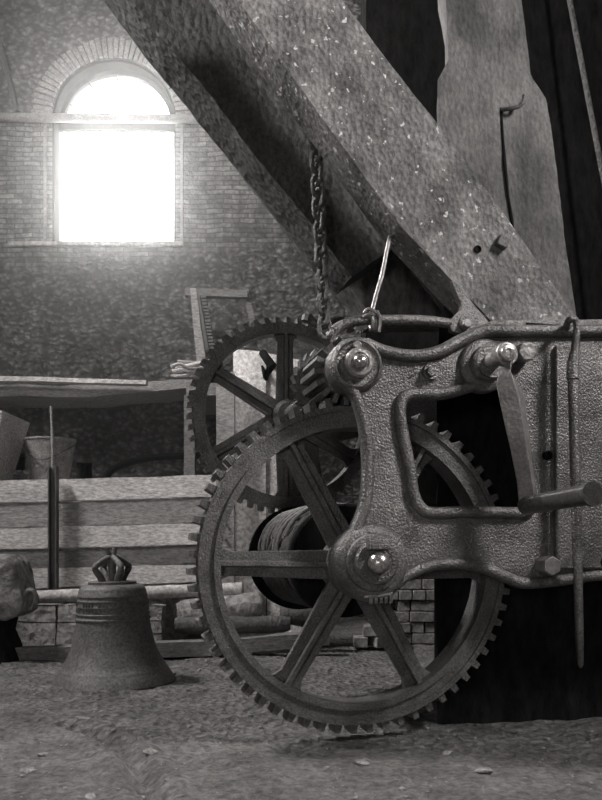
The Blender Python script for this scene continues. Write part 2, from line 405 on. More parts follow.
# iron band leaning on back wall
bm = bmesh.new()
pts = cr([P(x, y, 9.35) for x, y in ((103, 484), (110, 472), (125, 464), (150, 458), (180, 456), (215, 455))], 6)
add_tube(bm, pts, [.045]*len(pts), 6, flat=.9)
tag(finish('iron_hoop', bm, BLACK), 'dark curved hoop standing against the wall right of the bucket', 'hoop')

# bucket
broot = empty('bucket', (P(50, 480, 7.5).x, 7.5, 1.24)); tag(broot, 'tapered metal bucket standing behind the plank screen', 'bucket')
zt = P(50, 440, 7.5).z-1.24; r1 = 25*7.5/F
bm = bmesh.new()
add_lathe(bm, [(.001, .01), (.14, .0), (.15, .02), (r1-.004, zt-.02), (r1+.006, zt-.01), (r1+.006, zt+.006), (r1-.012, zt), (.135, .03), (.001, .03)], 36)
finish('bucket_body', bm, mat('bucket_steel', .2, .42, 12, .6, .3, .5, 50, .01), broot)
bm = bmesh.new()
add_tube(bm, cr([(-r1-.008, 0, zt-.04), (-r1*.8, -.12, zt-.1), (0, -.235, zt-.2), (r1*.8, -.12, zt-.1), (r1+.008, 0, zt-.04)], 8), .006, 6)
finish('bucket_handle', bm, IRON_D, broot)
bm = bmesh.new()
pts = cr([P(52, 486, 7.2), P(52.5, 455, 7.2), P(52, 430, 7.2), P(51, 406, 7.2)], 6); pts[0].z = 1.24
add_tube(bm, pts, .012, 7)
tag(finish('thin_stick', bm, PL2), 'thin upright stick rising in front of the bucket', 'stick')
# scoop at left edge
bm = bmesh.new()
c0 = P(-24, 470, 7.4)
o = empty('metal_hopper', (c0.x, 7.4, 1.24)); tag(o, 'pale flaring metal hopper cut off by the left edge of the photo', 'hopper')
zt2 = P(0, 417, 7.4).z-1.24
t2 = .36; b2 = .2
prof = [(-b2, -b2, 0), (b2, -b2, 0), (b2, b2, 0), (-b2, b2, 0)]
vb = [bm.verts.new(p) for p in prof]; vt = [bm.verts.new((x*t2/b2, y*t2/b2, zt2-(0.06 if x < 0 else 0))) for x, y, _ in prof]
vi = [bm.verts.new((x*(t2-.02)/b2, y*(t2-.02)/b2, zt2-(0.06 if x < 0 else 0))) for x, y, _ in prof]; vj = [bm.verts.new((x*.9, y*.9, .02)) for x, y, _ in prof]
for k in range(4):
    j = (k+1) % 4
    bm.faces.new((vb[k], vb[j], vt[j], vt[k])); bm.faces.new((vt[k], vt[j], vi[j], vi[k])); bm.faces.new((vi[k], vi[j], vj[j], vj[k]))
bm.faces.new(vb[::-1]); bm.faces.new(vj)
finish('hopper_body', bm, PL1, o, smooth=0)

# rack, post & rope bundle right of window, behind the back gear
YP = 8.2
bm = bmesh.new()
add_slab(bm, [P(190, 288, YP), P(197, 364, YP)], [P(196, 288, YP), P(206, 364, YP)], (0, .12, 0), 20, 3, 3, .005, 3, 2)
base = P(204, 300, YP)
oo = tag(finish('leaning_plank', bm, PL2), 'narrow upright plank left of the toothed bar beside the wall', 'plank')
bm = bmesh.new()
p0, p1 = P(200, 296, YP-.1), P(209, 350, YP-.1)
add_tube(bm, [p0, p1], .03, 4)
for k in range(16):
    p = p0.lerp(p1, (k+.5)/16); add_box(bm, p+Vector((.035, 0, 0)), (.05, .07, .02))
tag(finish('toothed_rack', bm, IRON_G, smooth=0), 'thin toothed metal bar hanging beside the narrow plank', 'rack')
bm = bmesh.new()
add_slab(bm, [P(185, 288, YP+.2), P(247, 290, YP+.2)], [P(185, 295, YP+.2), P(247, 297, YP+.2)], (0, .1, 0), 12, 3, 3, .006, 3, 4)
add_slab(bm, [P(243, 288, YP+.25), P(250, 325, YP+.25)], [P(248, 288, YP+.25), P(256, 325, YP+.25)], (0, .1, 0), 12, 3, 3, .006, 3, 4)
add_slab(bm, [P(205, 330, YP+.28), P(254, 330, YP+.28)], [P(205, 337, YP+.28), P(254, 336, YP+.28)], (0, .1, 0), 12, 3, 3, .006, 3, 4)
tag(finish('trestle', bm, PL3), 'dim open wooden trestle behind the top of the rear gear', 'trestle')
# stand carrying these
bm = bmesh.new()
add_slab(bm, [P(186, 382, 7.4), P(250, 380, 7.4)], [P(186, 396, 7.4), P(250, 394, 7.4)], (0, 1.1, 0), 20, 4, 4, .008, 3, 9)
for x in (190, 240):
    p = P(x, 396, 7.9); add_box(bm, (p.x, 7.9, p.z/2), (.1, .1, p.z))
tag(finish('workbench', bm, PL3), 'rough wooden bench under the bundle of ropes left of the rear gear', 'bench')
for k in range(9):
    bm = bmesh.new()
    y0 = 362+k*1.9+random.uniform(-1, 1); yy = 7.5+random.uniform(-.05, .25)
    x0 = 170+random.uniform(0, 9)
    pts = cr([P(x0, y0, yy), P(x0+9, y0+random.uniform(-3, 2), yy-.03), P(x0+20, y0+random.uniform(-3, 3), yy), P(x0+38, y0+random.uniform(-4, 1), yy+.05)], 5)
    add_tube(bm, pts, random.uniform(.014, .022), 7)
    tag(finish('split_stick', bm, PL1 if k % 2 else PL2), 'short split stick in the bundle on the bench left of the rear gear', 'stick', 'sticks bundled on the bench')

# pale boards behind the rear gear
def board(name, pxs, Y, th, m, label, cat, seed=1, amp=.004):
    bm = bmesh.new(); (a, b, c, d) = pxs   # tl, tr, br, bl
    add_slab(bm, [P(*a, Y), P(*d, Y)], [P(*b, Y), P(*c, Y)], (0, th, 0), 24, 8, 2, amp, 2.5, seed)
    return tag(finish(name, bm, m, smooth=40), label, cat)
Yw = 6.6; zb = HOR+CZ*F/Yw
board('white_board', ((233, 349), (266, 352), (266, zb), (233, zb)), Yw, .04, PALE, 'tall pale board standing behind the rear gear, left of its hub', 'board', 3)
board('white_board', ((267, 353), (318, 364), (318, zb), (267, zb)), Yw+.02, .04, PALE, 'tall pale board with a slanting top behind the rear gear upright spoke', 'board', 4)
o = board('wooden_post', ((216, 372), (234, 372), (234, HOR+CZ*F/6.48), (216, HOR+CZ*F/6.48)), 6.48, .1, PL2, 'grey wooden post seen through the left spokes of the rear gear', 'post', 5)
for py in (524, 540):
    bm = bmesh.new(); p = P(226, py, 6.47); hex_prism(bm, (p.x, p.z), .013, p.y-.012, p.y+.01)
    b = finish('bolt', bm, IRON_D, o, smooth=0)
bm = bmesh.new(); add_tube(bm, [P(262, 352, 6.56), P(272, 366, 6.5), P(266, 377, 6.55), P(262, 366, 6.6)], [.03, .04, .03, .01], 6)
tag(finish('torn_flap', bm, BLACK), 'small dark torn flap hanging on the pale boards', 'flap')

# plank screen -------------------------------------------------------
seamL = [480, 503, 528, 549.5, 569, 590]; seamR = [475, 498, 523, 545, 564, 583]
mats = [PL1, PL2, PL1, PL3, PL1]
labs = ['topmost pale plank of the screen behind the bell', 'grey plank second from the top of the screen', 'pale plank in the middle row of the screen', 'dark plank just below the middle row of the screen', 'pale lowest plank of the screen, behind the crown of the bell']
for k in range(5):
    bm = bmesh.new(); Y = 6.72+(.012 if k % 2 else 0)
    fl = lambda s, x: s[0]+(s[1]-s[0])*x
    a0, a1 = seamL[k], seamL[k+1]; b0, b1 = seamR[k], seamR[k+1]
    ext = lambda L, R_, px: L+(R_-L)*px/190.0
    add_slab(bm, [P(-70, ext(a0, b0, -70)+.6, Y), P(238, ext(a0, b0, 238)+.6, Y)], [P(-70, ext(a1, b1, -70)-.6, Y), P(238, ext(a1, b1, 238)-.6, Y)], (0, .05, 0), 60, 6, 2, .006, 3, k*3.1)
    tag(finish('plank', bm, mats[k], smooth=40), labs[k], 'plank', 'planks of the low screen')
bm = bmesh.new()
p0, p1 = P(53, 467, 6.62), P(53.5, 589, 6.62)
hgt = p0.z-p1.z; cen = (p0+p1)/2
add_box(bm, cen+Vector((.028, 0, 0)), (.012, .07, hgt)); add_box(bm, cen+Vector((0, .03, 0)), (.07, .012, hgt)); add_box(bm, cen+Vector((-.028, .0, 0)), (.012, .07, hgt))
tag(finish('channel_stake', bm, IRON_G, smooth=0), 'upright channel iron stake in front of the plank screen', 'stake')
# round pole log on top of kerb
bm = bmesh.new()
pts = [P(x, y, 6.5)+Vector((0, 0, noise.noise(Vector((x*.05, 0, 0)))*.01)) for x, y in [(-70+i*12, 598.5-(i*12-70)*.04) for i in range(27)]]
add_tube(bm, pts, [.05+.004*noise.noise(p*3) for p in pts], 14)
tag(finish('round_log', bm, mat('bark_free_log', .42, .6, 4, .8, 0, .6, 30, .01)), 'pale round pole lying along the foot of the plank screen', 'log')
# kerb blocks below
x = -30; k = 0
for (x0, x1, t) in ((-60, 14, 0), (15, 57, 0), (58, 100, 0), (101, 147, 0), (148, 163, 1)):
    rows = [(605, 621), (622, 649)] if t == 0 else [(606, 620), (621, 633), (634, 648)]
    for r0, r1 in rows:
        bm = bmesh.new(); a = P(x0+.4, r1, 6.5); b = P(x1-.4, r0+.3, 6.5)
        add_slab(bm, [Vector((a.x, 6.47, b.z)), Vector((a.x, 6.47, a.z))], [Vector((b.x, 6.47, b.z)), Vector((b.x, 6.47, a.z))], (0, .18, 0), 5, 6, 3, .01, 6, x0)
        nm = 'left' if x0 < 60 else 'right'
        tag(finish('kerb_block', bm, STONE, smooth=60), ('rough stone block in the low kerb behind the bell' if not t else 'small brick-like block at the right end of the kerb behind the bell'), 'stone block', 'stone blocks under the pole' if not t else 'small blocks at the kerb end')
# dark backing under pole right of the kerb
# ground timber
bm = bmesh.new()
add_slab(bm, [P(-70, 651, 5.9), P(115, 645, 5.95), P(230, 640, 6.0), P(330, 632, 6.1)], [P(-70, 668, 5.9), P(115, 660, 5.95), P(230, 655, 6.0), P(330, 645, 6.1)], (0, .16, 0), 50, 4, 4, .012, 3, 12)
tag(finish('ground_timber', bm, PL3, smooth=50), 'long low timber lying on the dirt behind the bell and big gear', 'beam')
# logs behind the big gear
def log(pa, pb, r, m, label, seed):
    bm = bmesh.new(); pts = []
    for i in range(17):
        q = pa.lerp(pb, i/16); pts.append(q+Vector((0, 0, noise.noise(q*2+Vector((seed, 0, 0)))*.02)))
    rr = [r*(1+.12*noise.noise(q*4)) for q in pts]; rr[0] *= .8; rr[-1] *= .75
    add_tube(bm, pts, rr, 14)
    for v in bm.verts: v.co += noise.noise_vector(v.co*9)*.012
    tag(finish('split_log', bm, m), label, 'log')
log(P(178, 612, 6.35), P(262, 604, 6.4), .10, STONE, 'thick rough log behind the left rim of the big gear', 3)
log(P(175, 626, 6.22), P(290, 622, 6.3), .065, WOOD_C, 'thin dark log in front of the thick log, behind the big gear', 8)
log(P(280, 612, 6.42), P(332, 618, 6.42), .08, WOOD_C, 'dim log lying under the rope drum', 18)
board('splintered_board', ((212, 573), (252, 575), (262, 603), (212, 603)), 6.56, .03, PALE, 'pale splintered board end above the thick log', 'board', 9, .015)

# left iron vessel on a foot with ring handle -----------------------
vr = empty('stone_mass', (P(-14, 640, 5.9).x, 5.95, 0)); tag(vr, 'rough grey boulder-like lump on a dark foot at the left edge', 'lump')
bm = bmesh.new()
Lp = [P(-50, 556, 5.75), P(-50, 620, 5.75)]
poly = [(-55, 556), (8, 556), (13, 561), (17, 575), (20, 590), (22, 600), (21, 613), (14, 617), (4, 620), (-55, 620)]
lp = [(P(x, y, 5.75).x-vr.location.x, P(x, y, 5.75).z) for x, y in poly]
b2_ = fill_plate([lp], .4, .03, lambda x, y, z: Vector((x, z, y)))
bmesh.ops.triangulate(b2_, faces=b2_.faces); bmesh.ops.subdivide_edges(b2_, edges=b2_.edges, cuts=3, use_grid_fill=True)
for v in b2_.verts: v.co += noise.noise_vector(v.co*5)*.02+noise.noise_vector(v.co*16)*.008
finish('lump_body', b2_, mat('lump_stone', .14, .3, 7, .85, 0, 1, 20, .03, pits=12), vr, smooth=60)
bm = bmesh.new(); add_lathe(bm, [(.34, -.02), (.3, .1), (.26, .2), (.28, .28)], 24, (-.1, .05, 0))
finish('foot', bm, BLACK, vr)
bm = bmesh.new()
pts = cr([(P(x, y, 5.7).x-vr.location.x, -.15, P(x, y, 5.7).z) for x, y in ((19, 598), (23, 592), (28, 592), (31, 597), (31.5, 604))], 6)
add_tube(bm, pts, .02, 8); finish('hook', bm, IRON_G, vr)

# bell -----------------------------------------------------------------
YBell = 4.98; k_ = YBell/F
br = empty('church_bell', (P(114.5, 0, YBell).x, YBell, -.005)); br.rotation_euler = (0, math.radians(-1.2), math.radians(20))
tag(br, 'weathered bronze bell standing mouth down on the dirt floor', 'bell')
def zb_(y): return .8+(HOR-y)*k_
prof_px = [(57.5, 689), (60.5, 685), (61, 681.5), (58, 675), (54.5, 669.5), (53.6, 668.8), (53.2, 667), (52.2, 666.4), (49, 661), (45, 653.5), (41.5, 645), (39, 636), (37.2, 627), (36, 619), (37, 618), (37, 616.6), (35.8, 615.6), (35.6, 613.5), (36.4, 612.6), (36.4, 611.6), (35.3, 610.8), (35, 606), (35.5, 605.4), (35.4, 604.4), (34.8, 603.6), (34.5, 600), (35, 599.4), (34.9, 598.5), (34.2, 597.8), (34, 595.5), (34.6, 594.8), (34.5, 594), (33.7, 593), (33, 588.5), (30.5, 585), (26, 583.2), (23.8, 583), (23.8, 580.6), (20, 580.2), (.1, 580)]
bm = bmesh.new()
inner = [(.1*k_, zb_(588)), (28*k_, zb_(590)), (32*k_, zb_(620)), (44*k_, zb_(665)), (54*k_, zb_(689))]
add_lathe(bm, inner+[(r*k_, max(zb_(y), 0)) for r, y in prof_px], 96)
random.seed(3)
for row, zc in ((0, zb_(602)), (1, zb_(608.2))):
    for i in range(60):
        a = 2*PI*i/60; R = 35.15*k_
        M = Matrix.Translation((R*math.cos(a), R*math.sin(a), zc)) @ Matrix.Rotation(a, 4, 'Z')
        if random.random() < .8: add_box(bm, (0, 0, 0), (.008, .006+random.random()*.004, .02), M)
finish('bell_body', bm, BRONZE, br, smooth=50)
ct = zb_(580)
for a in (0, 90, 180, 270):
    a = math.radians(a+20); bm = bmesh.new(); c, s = math.cos(a), math.sin(a)
    pts = cr([(c*.06, s*.06, ct-.01), (c*.08, s*.08, ct+.03), (c*.108, s*.108, ct+.07), (c*.1, s*.1, ct+.095), (c*.04, s*.04, ct+.13), (0, 0, ct+.145)], 6)
    add_tube(bm, pts, [.022-.006*(i/len(pts)) for i in range(len(pts))], 10)
    finish('crown_loop', bm, BRONZE, br)
bm = bmesh.new(); add_tube(bm, [(0, 0, ct-.01), (0, 0, ct+.08), (0, 0, ct+.14)], [.03, .024, .02], 10)
add_tube(bm, [(-.002, 0, ct+.12), (-.03, 0, ct+.195)], [.016, .013], 8); add_tube(bm, [(.002, 0, ct+.12), (.02, 0, ct+.2)], [.016, .014], 8)
finish('crown_post', bm, BRONZE, br)

# brick pile --------------------------------------------------------
random.seed(11)
zc = 0; rowpx = [(628, 640), (617, 628), (606, 617), (595, 606), (584, 595), (573, 584)]
YBp = 6.9; bh = .088
def brick(x, y, z, L, D, H, rz, lab, grp):
    bm = bmesh.new(); add_box(bm, (0, 0, H/2), (L, D, H))
    bmesh.ops.subdivide_edges(bm, edges=bm.edges, cuts=2, use_grid_fill=True)
    for v in bm.verts: v.co += noise.noise_vector(v.co*12+Vector((x*9, y, z*7)))*.005
    o = finish('loose_brick', bm, BRICKM, smooth=30, bevel=.006); o.location = (x, y, z); o.rotation_euler = (0, 0, rz)
    tag(o, lab, 'brick', grp)
for r in range(7):
    z = r*bh; x0 = P(384, 0, YBp).x+(.1 if r % 2 else 0); i = 0
    xe = P(438, 0, YBp).x
    x = x0
    while x < xe-.03:
        L = min(random.choice((.2, .22, .11)), xe-x)
        brick(x+L/2, YBp+random.uniform(-.01, .02), z, L-.008, .2, bh-.006, 0, 'pale brick in the squared stack behind the lower right spoke', 'bricks in the squared stack')
        x += L
for r, (a, b) in enumerate(((352, 392), (362, 388))):
    x = P(a, 0, 6.75).x; xe = P(b, 0, 6.75).x
    while x < xe-.05:
        brick(x+.06, 6.62+random.uniform(-.02, .02), r*bh, .11, .2, bh-.006, random.uniform(-.35, .35), 'brick set end-on in the low heap left of the squared stack', 'bricks in the low heap')
        x += .135

# black partition added behind the timbers to paint the unlit right side
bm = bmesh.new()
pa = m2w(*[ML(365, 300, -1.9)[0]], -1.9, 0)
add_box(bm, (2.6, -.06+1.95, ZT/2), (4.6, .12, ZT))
o = finish('added_dark_wall', bm, BLACK, smooth=0); o.location = (M0.x, M0.y, 0); o.rotation_euler = (0, 0, A_); tag(o, kind='structure')
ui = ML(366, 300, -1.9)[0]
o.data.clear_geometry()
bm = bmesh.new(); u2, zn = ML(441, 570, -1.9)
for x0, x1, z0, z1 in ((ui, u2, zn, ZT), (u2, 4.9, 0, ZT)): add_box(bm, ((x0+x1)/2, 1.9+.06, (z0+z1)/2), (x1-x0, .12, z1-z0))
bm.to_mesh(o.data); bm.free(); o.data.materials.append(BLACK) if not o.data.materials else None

# ================================================================== TIMBERS
def mroot(o):
    o.location = (M0.x, M0.y, 0); o.rotation_euler = (0, 0, A_); return o
def L3(px, py, w):
    u, z = ML(px, py, w); return Vector((u, -w, z))
# A: front raking brace
bm = bmesh.new(); wA = .16
def extend(a, b, t): return (a[0]+(b[0]-a[0])*t, a[1]+(b[1]-a[1])*t)
la = [(212, -38), (240, 3), (320, 115), (400, 225), (492, 322)]
ra = [(318, -38), (343, 2), (430, 115), (503, 212), (580, 322)]
add_slab(bm, [L3(x, y, wA) for x, y in la], [L3(x, y, wA) for x, y in ra], (0, .2, 0), 120, 14, 8, .004, 3.5, 1)
br_ = mroot(finish('raking_brace', bm, WOOD_A, smooth=40)); tag(br_, 'thick pale weathered raking timber crossing in front of the other beams', 'beam')
# bolt head and hole
def hexbolt(px, py, w, rpx, h, parent, name='bolt', m=IRON, n=6, rot=.3, dome=False):
    c = ML(px, py, w+h); R = rpx*3.3/F
    bm = bmesh.new()
    if dome:
        add_lathe(bm, [(R, 0), (R, -h*.5), (R*.8, -h*.85), (R*.4, -h), (.0005, -h*1.05)], 20, (c[0], -w, c[1]), 'y')
    else: hex_prism(bm, c, R, -w+.01, -w-h, rot, n)
    return finish(name, bm, m, parent, smooth=30, bevel=min(.004, R*.2))
hexbolt(504, 241, wA, 8.5, .03, br_, 'bolt', IRON_D, 4, .35)
bm = bmesh.new(); c = ML(478, 249, wA+.004); add_lathe(bm, [(.016, 0), (.016, -.006), (.012, -.006), (.011, -.001), (.0005, -.001)], 16, (c[0], -wA+.002, c[1]), 'y')
finish('bolt_hole', bm, BLACK, br_)
# B: rear raking brace, dark
bm = bmesh.new(); wB = -.32
lb = [(104, -38), (131, -2), (232, 124), (276, 180), (352, 277)]
rb = [(228, -38), (258, -2), (338, 110), (382, 170), (424, 226)]
add_slab(bm, [L3(x, y, wB) for x, y in lb], [L3(x, y, wB) for x, y in rb], (0, .28, 0), 110, 12, 8, .009, 4, 4)
rb_ = mroot(finish('rear_brace', bm, WOOD_B, smooth=50)); tag(rb_, 'dark rough-hewn raking timber set behind and left of the pale one', 'beam')
# side batten B2 under the rear brace
bm = bmesh.new(); wB2 = -.62
add_slab(bm, [L3(x, y, wB2) for x, y in ((100, -38), (128, -2), (263, 180), (374, 322))], [L3(x, y, wB2) for x, y in ((190, -38), (300, 122), (385, 238), (450, 322))], (0, .2, 0), 100, 8, 8, .012, 4, 14)
tag(mroot(finish('under_brace', bm, mat('grey_rear_timber', .09, .17, 4, .85, 0, .7, 26, .02, (1, 1, .5)), smooth=50)), 'grey raking timber furthest back, running down behind the chain to the winch', 'beam')  # lighter, greyer tone than the rear brace
# C: post
bm = bmesh.new(); wC = -.22
lc = [(437, -40), (446, 0), (447, 62), (437, 80), (437, 110), (440, 200), (445, 330)]
rc = [(516, -40), (522, 0), (531, 76), (546, 100), (556, 165), (567, 250), (579, 330)]
L_ = [L3(x, y, wC) for x, y in lc]; R_ = [L3(x, y, wC) for x, y in rc]
# resample both by height
def byz(pl, z):
    for a, b in zip(pl, pl[1:]):
        if (a.z-z)*(b.z-z) <= 0: return a.lerp(b, (a.z-z)/(a.z-b.z))
    return pl[-1]
zt_, zb2 = L_[0].z, L_[-1].z
Lr = [byz(L_, zt_+(zb2-zt_)*i/80) for i in range(81)]; Rr = [byz(R_, zt_+(zb2-zt_)*i/80) for i in range(81)]
add_slab_n = 80
rings = None
bm2 = bmesh.new()
def add_slab_exact(bm, Lf, Rf, back, nx, ny, amp, fs, seed):
    back = Vector(back); rings = []
    for l, r in zip(Lf, Rf):
        ring = [l.lerp(r, k/nx) for k in range(nx)]+[r+back*(k/ny) for k in range(ny)]+[r.lerp(l, k/nx)+back for k in range(nx)]+[l+back*(1-k/ny) for k in range(ny)]
        rings.append([bm.verts.new(q+noise.noise_vector(q*fs+Vector((seed, 0, 0)))*amp+noise.noise_vector(q*fs*4)*amp*.4) for q in ring])
    m = len(rings[0])
    for i in range(len(rings)-1):
        for k in range(m): bm.faces.new((rings[i][k], rings[i][(k+1) % m], rings[i+1][(k+1) % m], rings[i+1][k]))
    bm.faces.new(rings[0]); bm.faces.new(rings[-1][::-1])
add_slab_exact(bm2, Lr, Rr, (.14, .34, 0), 12, 8, .008, 3, 6)
pc = mroot(finish('timber_post', bm2, WOOD_C, smooth=40)); tag(pc, 'thick upright post with a long split crack behind the pale raking timber', 'post')
bm = bmesh.new()
pts = [L3(x, y, wC+.004) for x, y in ((501, 108), (503, 140), (505, 165), (508, 195), (512, 222), (514, 240))]
add_tube(bm, pts, [.006, .006, .008, .006, .008, .002], 6); finish('crack', bm, BLACK, pc)
bm = bmesh.new(); pts = cr([L3(501, 110, wC), L3(508, 109, wC+.03), L3(519, 106, wC+.05), L3(524, 100, wC+.06), L3(524, 95, wC+.06)], 5)
add_tube(bm, pts, .010, 7); finish('iron_hook', bm, IRON_D, pc)
# foundation block, raised and blackened for the shade behind the plate window
w0, w1 = -.14, -1.0
ul = ML(437, 700, w0)[0]
bm = bmesh.new(); zt3 = ML(500, 332, wC)[1]
add_slab(bm, [Vector((ul, -w0, zt3)), Vector((ul, -w0, -.1))], [Vector((ul+1.9, -w0, zt3)), Vector((ul+1.9, -w0, -.1))], (.38, w0-w1, 0), 30, 20, 10, .015, 2.5, 21)
tag(mroot(finish('bearer_block', bm, BLACK, smooth=40)), 'massive near-black timber block under the posts behind the winch side plate', 'timber block')
# thin pole far right in the dark
bm = bmesh.new()
pa_, pb_ = L3(562, -40, -1.72), L3(598, 150, -1.6)
pc_ = pa_+(pb_-pa_)*(pa_.z/(pa_.z-pb_.z))
add_tube(bm, [pa_, pb_, pc_], .018, 8)
tag(mroot(finish('thin_pole', bm, WOOD_B)), 'thin slanting pole in the dark right of the cracked post', 'pole')

# ================================================================== WINCH
W = empty('hand_winch', (M0.x, M0.y, 0), A_); tag(W, 'large cast iron hand winch with a big spoked gear, side plate and crank', 'winch')
wP = .22; TP = .045
def pl(px, py, w=wP): return ML(px, py, w)
outer_px = [(335, 352), (345, 342), (360, 337), (375, 341), (390, 350), (414, 354), (440, 348), (460, 338), (480, 327), (492, 320), (540, 319.5), (602, 319), (700, 318),
            (700, 577), (602, 580), (556, 586), (524, 589), (506, 582), (484, 573), (461, 569), (434, 570), (411, 579), (398, 590), (385, 603), (368, 602), (352, 592), (343, 575), (342, 552), (350, 530), (360, 505), (364, 470), (361, 430), (354, 403), (343, 386), (333, 370)]
win_px = [(409, 402), (418, 398), (440, 397), (462, 392), (484, 385), (500, 381), (506, 384), (509, 400), (514, 430), (521, 465), (528, 498), (524, 508), (511, 509), (465, 507), (434, 508), (424, 503), (418, 490), (415, 470), (409, 440), (406, 412)]
def smooth_loop(pp, n=6): return [tuple(v.xy) for v in cr([(*pl(*p), 0) for p in pp], n, True)]
lo_ = smooth_loop(outer_px[1:10]+[(500, 319.5), (540, 319.5), (602, 319), (690, 318), (700, 322), (700, 573), (690, 577)]+outer_px[14:]+[outer_px[0]]); li_ = smooth_loop(win_px)
bm = fill_plate([lo_, li_], TP, .006, lambda x, y, z: Vector((x, -(wP-TP/2+z), y)))
frame = finish('side_frame', bm, IRON, W, smooth=30)
# rolled edges
def ridge(pxs, r, w, name='rolled_edge', m=IRON, closed=False, rad=None):
    bm = bmesh.new(); pts = cr([L3(x, y, w) for x, y in pxs], 7, closed)
    add_tube(bm, pts, r, 12, closed=closed); return finish(name, bm, m, frame, smooth=60)
ridge([(366, 344), (386, 352), (414, 356), (438, 352), (460, 341), (478, 333), (492, 331), (540, 331), (602, 331), (690, 331)], .026, wP+.008)
ridge([(349, 381), (356, 398), (363, 420), (367, 445), (368, 472), (366, 500), (360, 520), (352, 540)], .024, wP+.008, m=IRON)
ridge([(690, 571), (602, 575), (556, 581), (524, 583), (506, 577), (484, 568), (461, 564), (434, 565), (411, 573), (396, 584)], .024, wP+.006)
ridge([(402, 400), (412, 394), (440, 394), (462, 389), (484, 382), (503, 377), (511, 383), (515, 405), (520, 430), (527, 465), (534, 500), (526, 512), (511, 513), (465, 512), (432, 513), (420, 507), (413, 492), (410, 470), (404, 440), (400, 415)], .025, wP+.006, closed=True)
# raised cheek on right with vertical edge (behind rod)
bm = bmesh.new()
a = ML(556, 345, wP+.02); b = ML(700, 568, wP+.02)
add_box(bm, ((a[0]+b[0])/2, -(wP+.008), (a[1]+b[1])/2), (b[0]-a[0], .03, a[1]-b[1])); finish('cheek_plate', bm, IRON, frame, bevel=.006)
# slot near the top + top packing
bm = bmesh.new(); a = ML(526, 325.5, wP); b = ML(598, 328, wP); add_box(bm, ((a[0]+b[0])/2, -wP, (a[1]+b[1])/2), (b[0]-a[0], .012, .013)); finish('slot', bm, BLACK, frame)
# top flange, block under the braces
bm = bmesh.new(); a = ML(492, 322, wP); zf = a[1]
zt4 = zt3
add_box(bm, (a[0]+.75, -(wP-TP)/2+.33-.02, zf-.02), (1.5, .85, .03)); finish('top_flange', bm, IRON_D, frame)
# lower boss B and shaft
cB = ML(380, 563, .34)
cyl = lambda bm, c, prof, seg=40: add_lathe(bm, [(r, -w) for r, w in prof], seg, (c[0], 0, c[1]), 'y')
bm = bmesh.new(); cyl(bm, cB, [(.155, .15), (.155, .225), (.145, .25), (.12, .262), (.115, .262), (.11, .275), (.09, .28), (.001, .28)])
finish('bearing_boss', bm, IRON, frame, smooth=50)
bm = bmesh.new(); cyl(bm, cB, [(.085, .27), (.087, .3), (.08, .308), (.05, .308), (.048, .3), (.001, .3)], 36)
for k in range(26):
    a = 2*PI*k/26; add_box(bm, (cB[0]+.068*math.cos(a), -.305, cB[1]+.068*math.sin(a)), (.012, .012, .012))
finish('collar', bm, IRON, frame, smooth=40)
# small key block above shaft and rusty pin below
bm = bmesh.new(); add_box(bm, (cB[0]-.0, -.325, cB[1]+.062), (.07, .03, .022), None); add_box(bm, (cB[0]-.035, -.32, cB[1]+.075), (.02, .035, .05))
finish('key_block', bm, IRON, frame, bevel=.004)
bm = bmesh.new(); add_tube(bm, [(cB[0]-.05, -.3, cB[1]-.135), (cB[0], -.32, cB[1]-.13), (cB[0]+.06, -.31, cB[1]-.12)], .008, 8)
for k in range(5): add_box(bm, (cB[0]-.03+.02*k, -.315, cB[1]-.14), (.012, .02, .03))
finish('split_pin', bm, IRON_D, frame)
bm = bmesh.new(); cyl(bm, cB, [(.042, -1.25), (.042, .33), (.041, .34), (.034, .352), (.02, .362), (.001, .366)], 32)
finish('main_shaft', bm, STEEL, W, smooth=40)
# boss A
cA = ML(360, 362, .28)
bm = bmesh.new(); cyl(bm, cA, [(.105, .14), (.107, .235), (.098, .252), (.09, .256), (.086, .25), (.08, .246), (.06, .246), (.001, .246)])
finish('bearing_boss', bm, IRON, frame, smooth=50)
bm = bmesh.new(); cyl(bm, cA, [(.058, .24), (.058, .275), (.05, .283), (.038, .284), (.036, .278), (.001, .278)], 32); finish('collar', bm, IRON_B, frame, smooth=40)
bm = bmesh.new(); cyl(bm, cA, [(.03, -1.25), (.03, .27), (.03, .292), (.022, .304), (.012, .31), (.001, .312)], 24); finish('upper_shaft', bm, STEEL, W)
hexbolt(358, 345, .25, 4.5, .02, frame, 'oil_nipple', IRON_B, 8)
# other bolts
hexbolt(432, 371, wP, 9, .02, frame, 'washer', IRON, 20); hexbolt(432, 371, wP+.018, 5.5, .025, frame, 'bolt', IRON, 6)
hexbolt(528, 351, wP, 10.5, .06, frame, 'bolt', IRON_B, 6, .1)
hexbolt(553, 566, wP, 10.5, .08, frame, 'bolt', IRON_B, 6, .5)
for (x, y) in ((603, 357), (601, 562), (546, 456)):
    c = ML(x, y, wP); bm = bmesh.new(); cyl(bm, c, [(.018, .19), (.018, wP+.0235), (.001, wP+.0235)], 20); finish('bolt_hole', bm, BLACK, frame)
# crank boss
cC = ML(492, 362, .3)
bm = bmesh.new(); cyl(bm, cC, [(.11, .19), (.11, .232), (.1, .245), (.075, .25), (.07, .28), (.062, .285), (.062, .3), (.001, .3)], 40)
finish('bearing_boss', bm, IRON, frame, smooth=50)
crank = None
cS = ML(509, 353, .45)
cShaft = cC
bm = bmesh.new(); cyl(bm, cS, [(.034, .10), (.034, .44), (.03, .452), (.018, .456), (.016, .45), (.001, .45)], 24)
crank = finish('crank', bm, IRON_B, W, smooth=40)
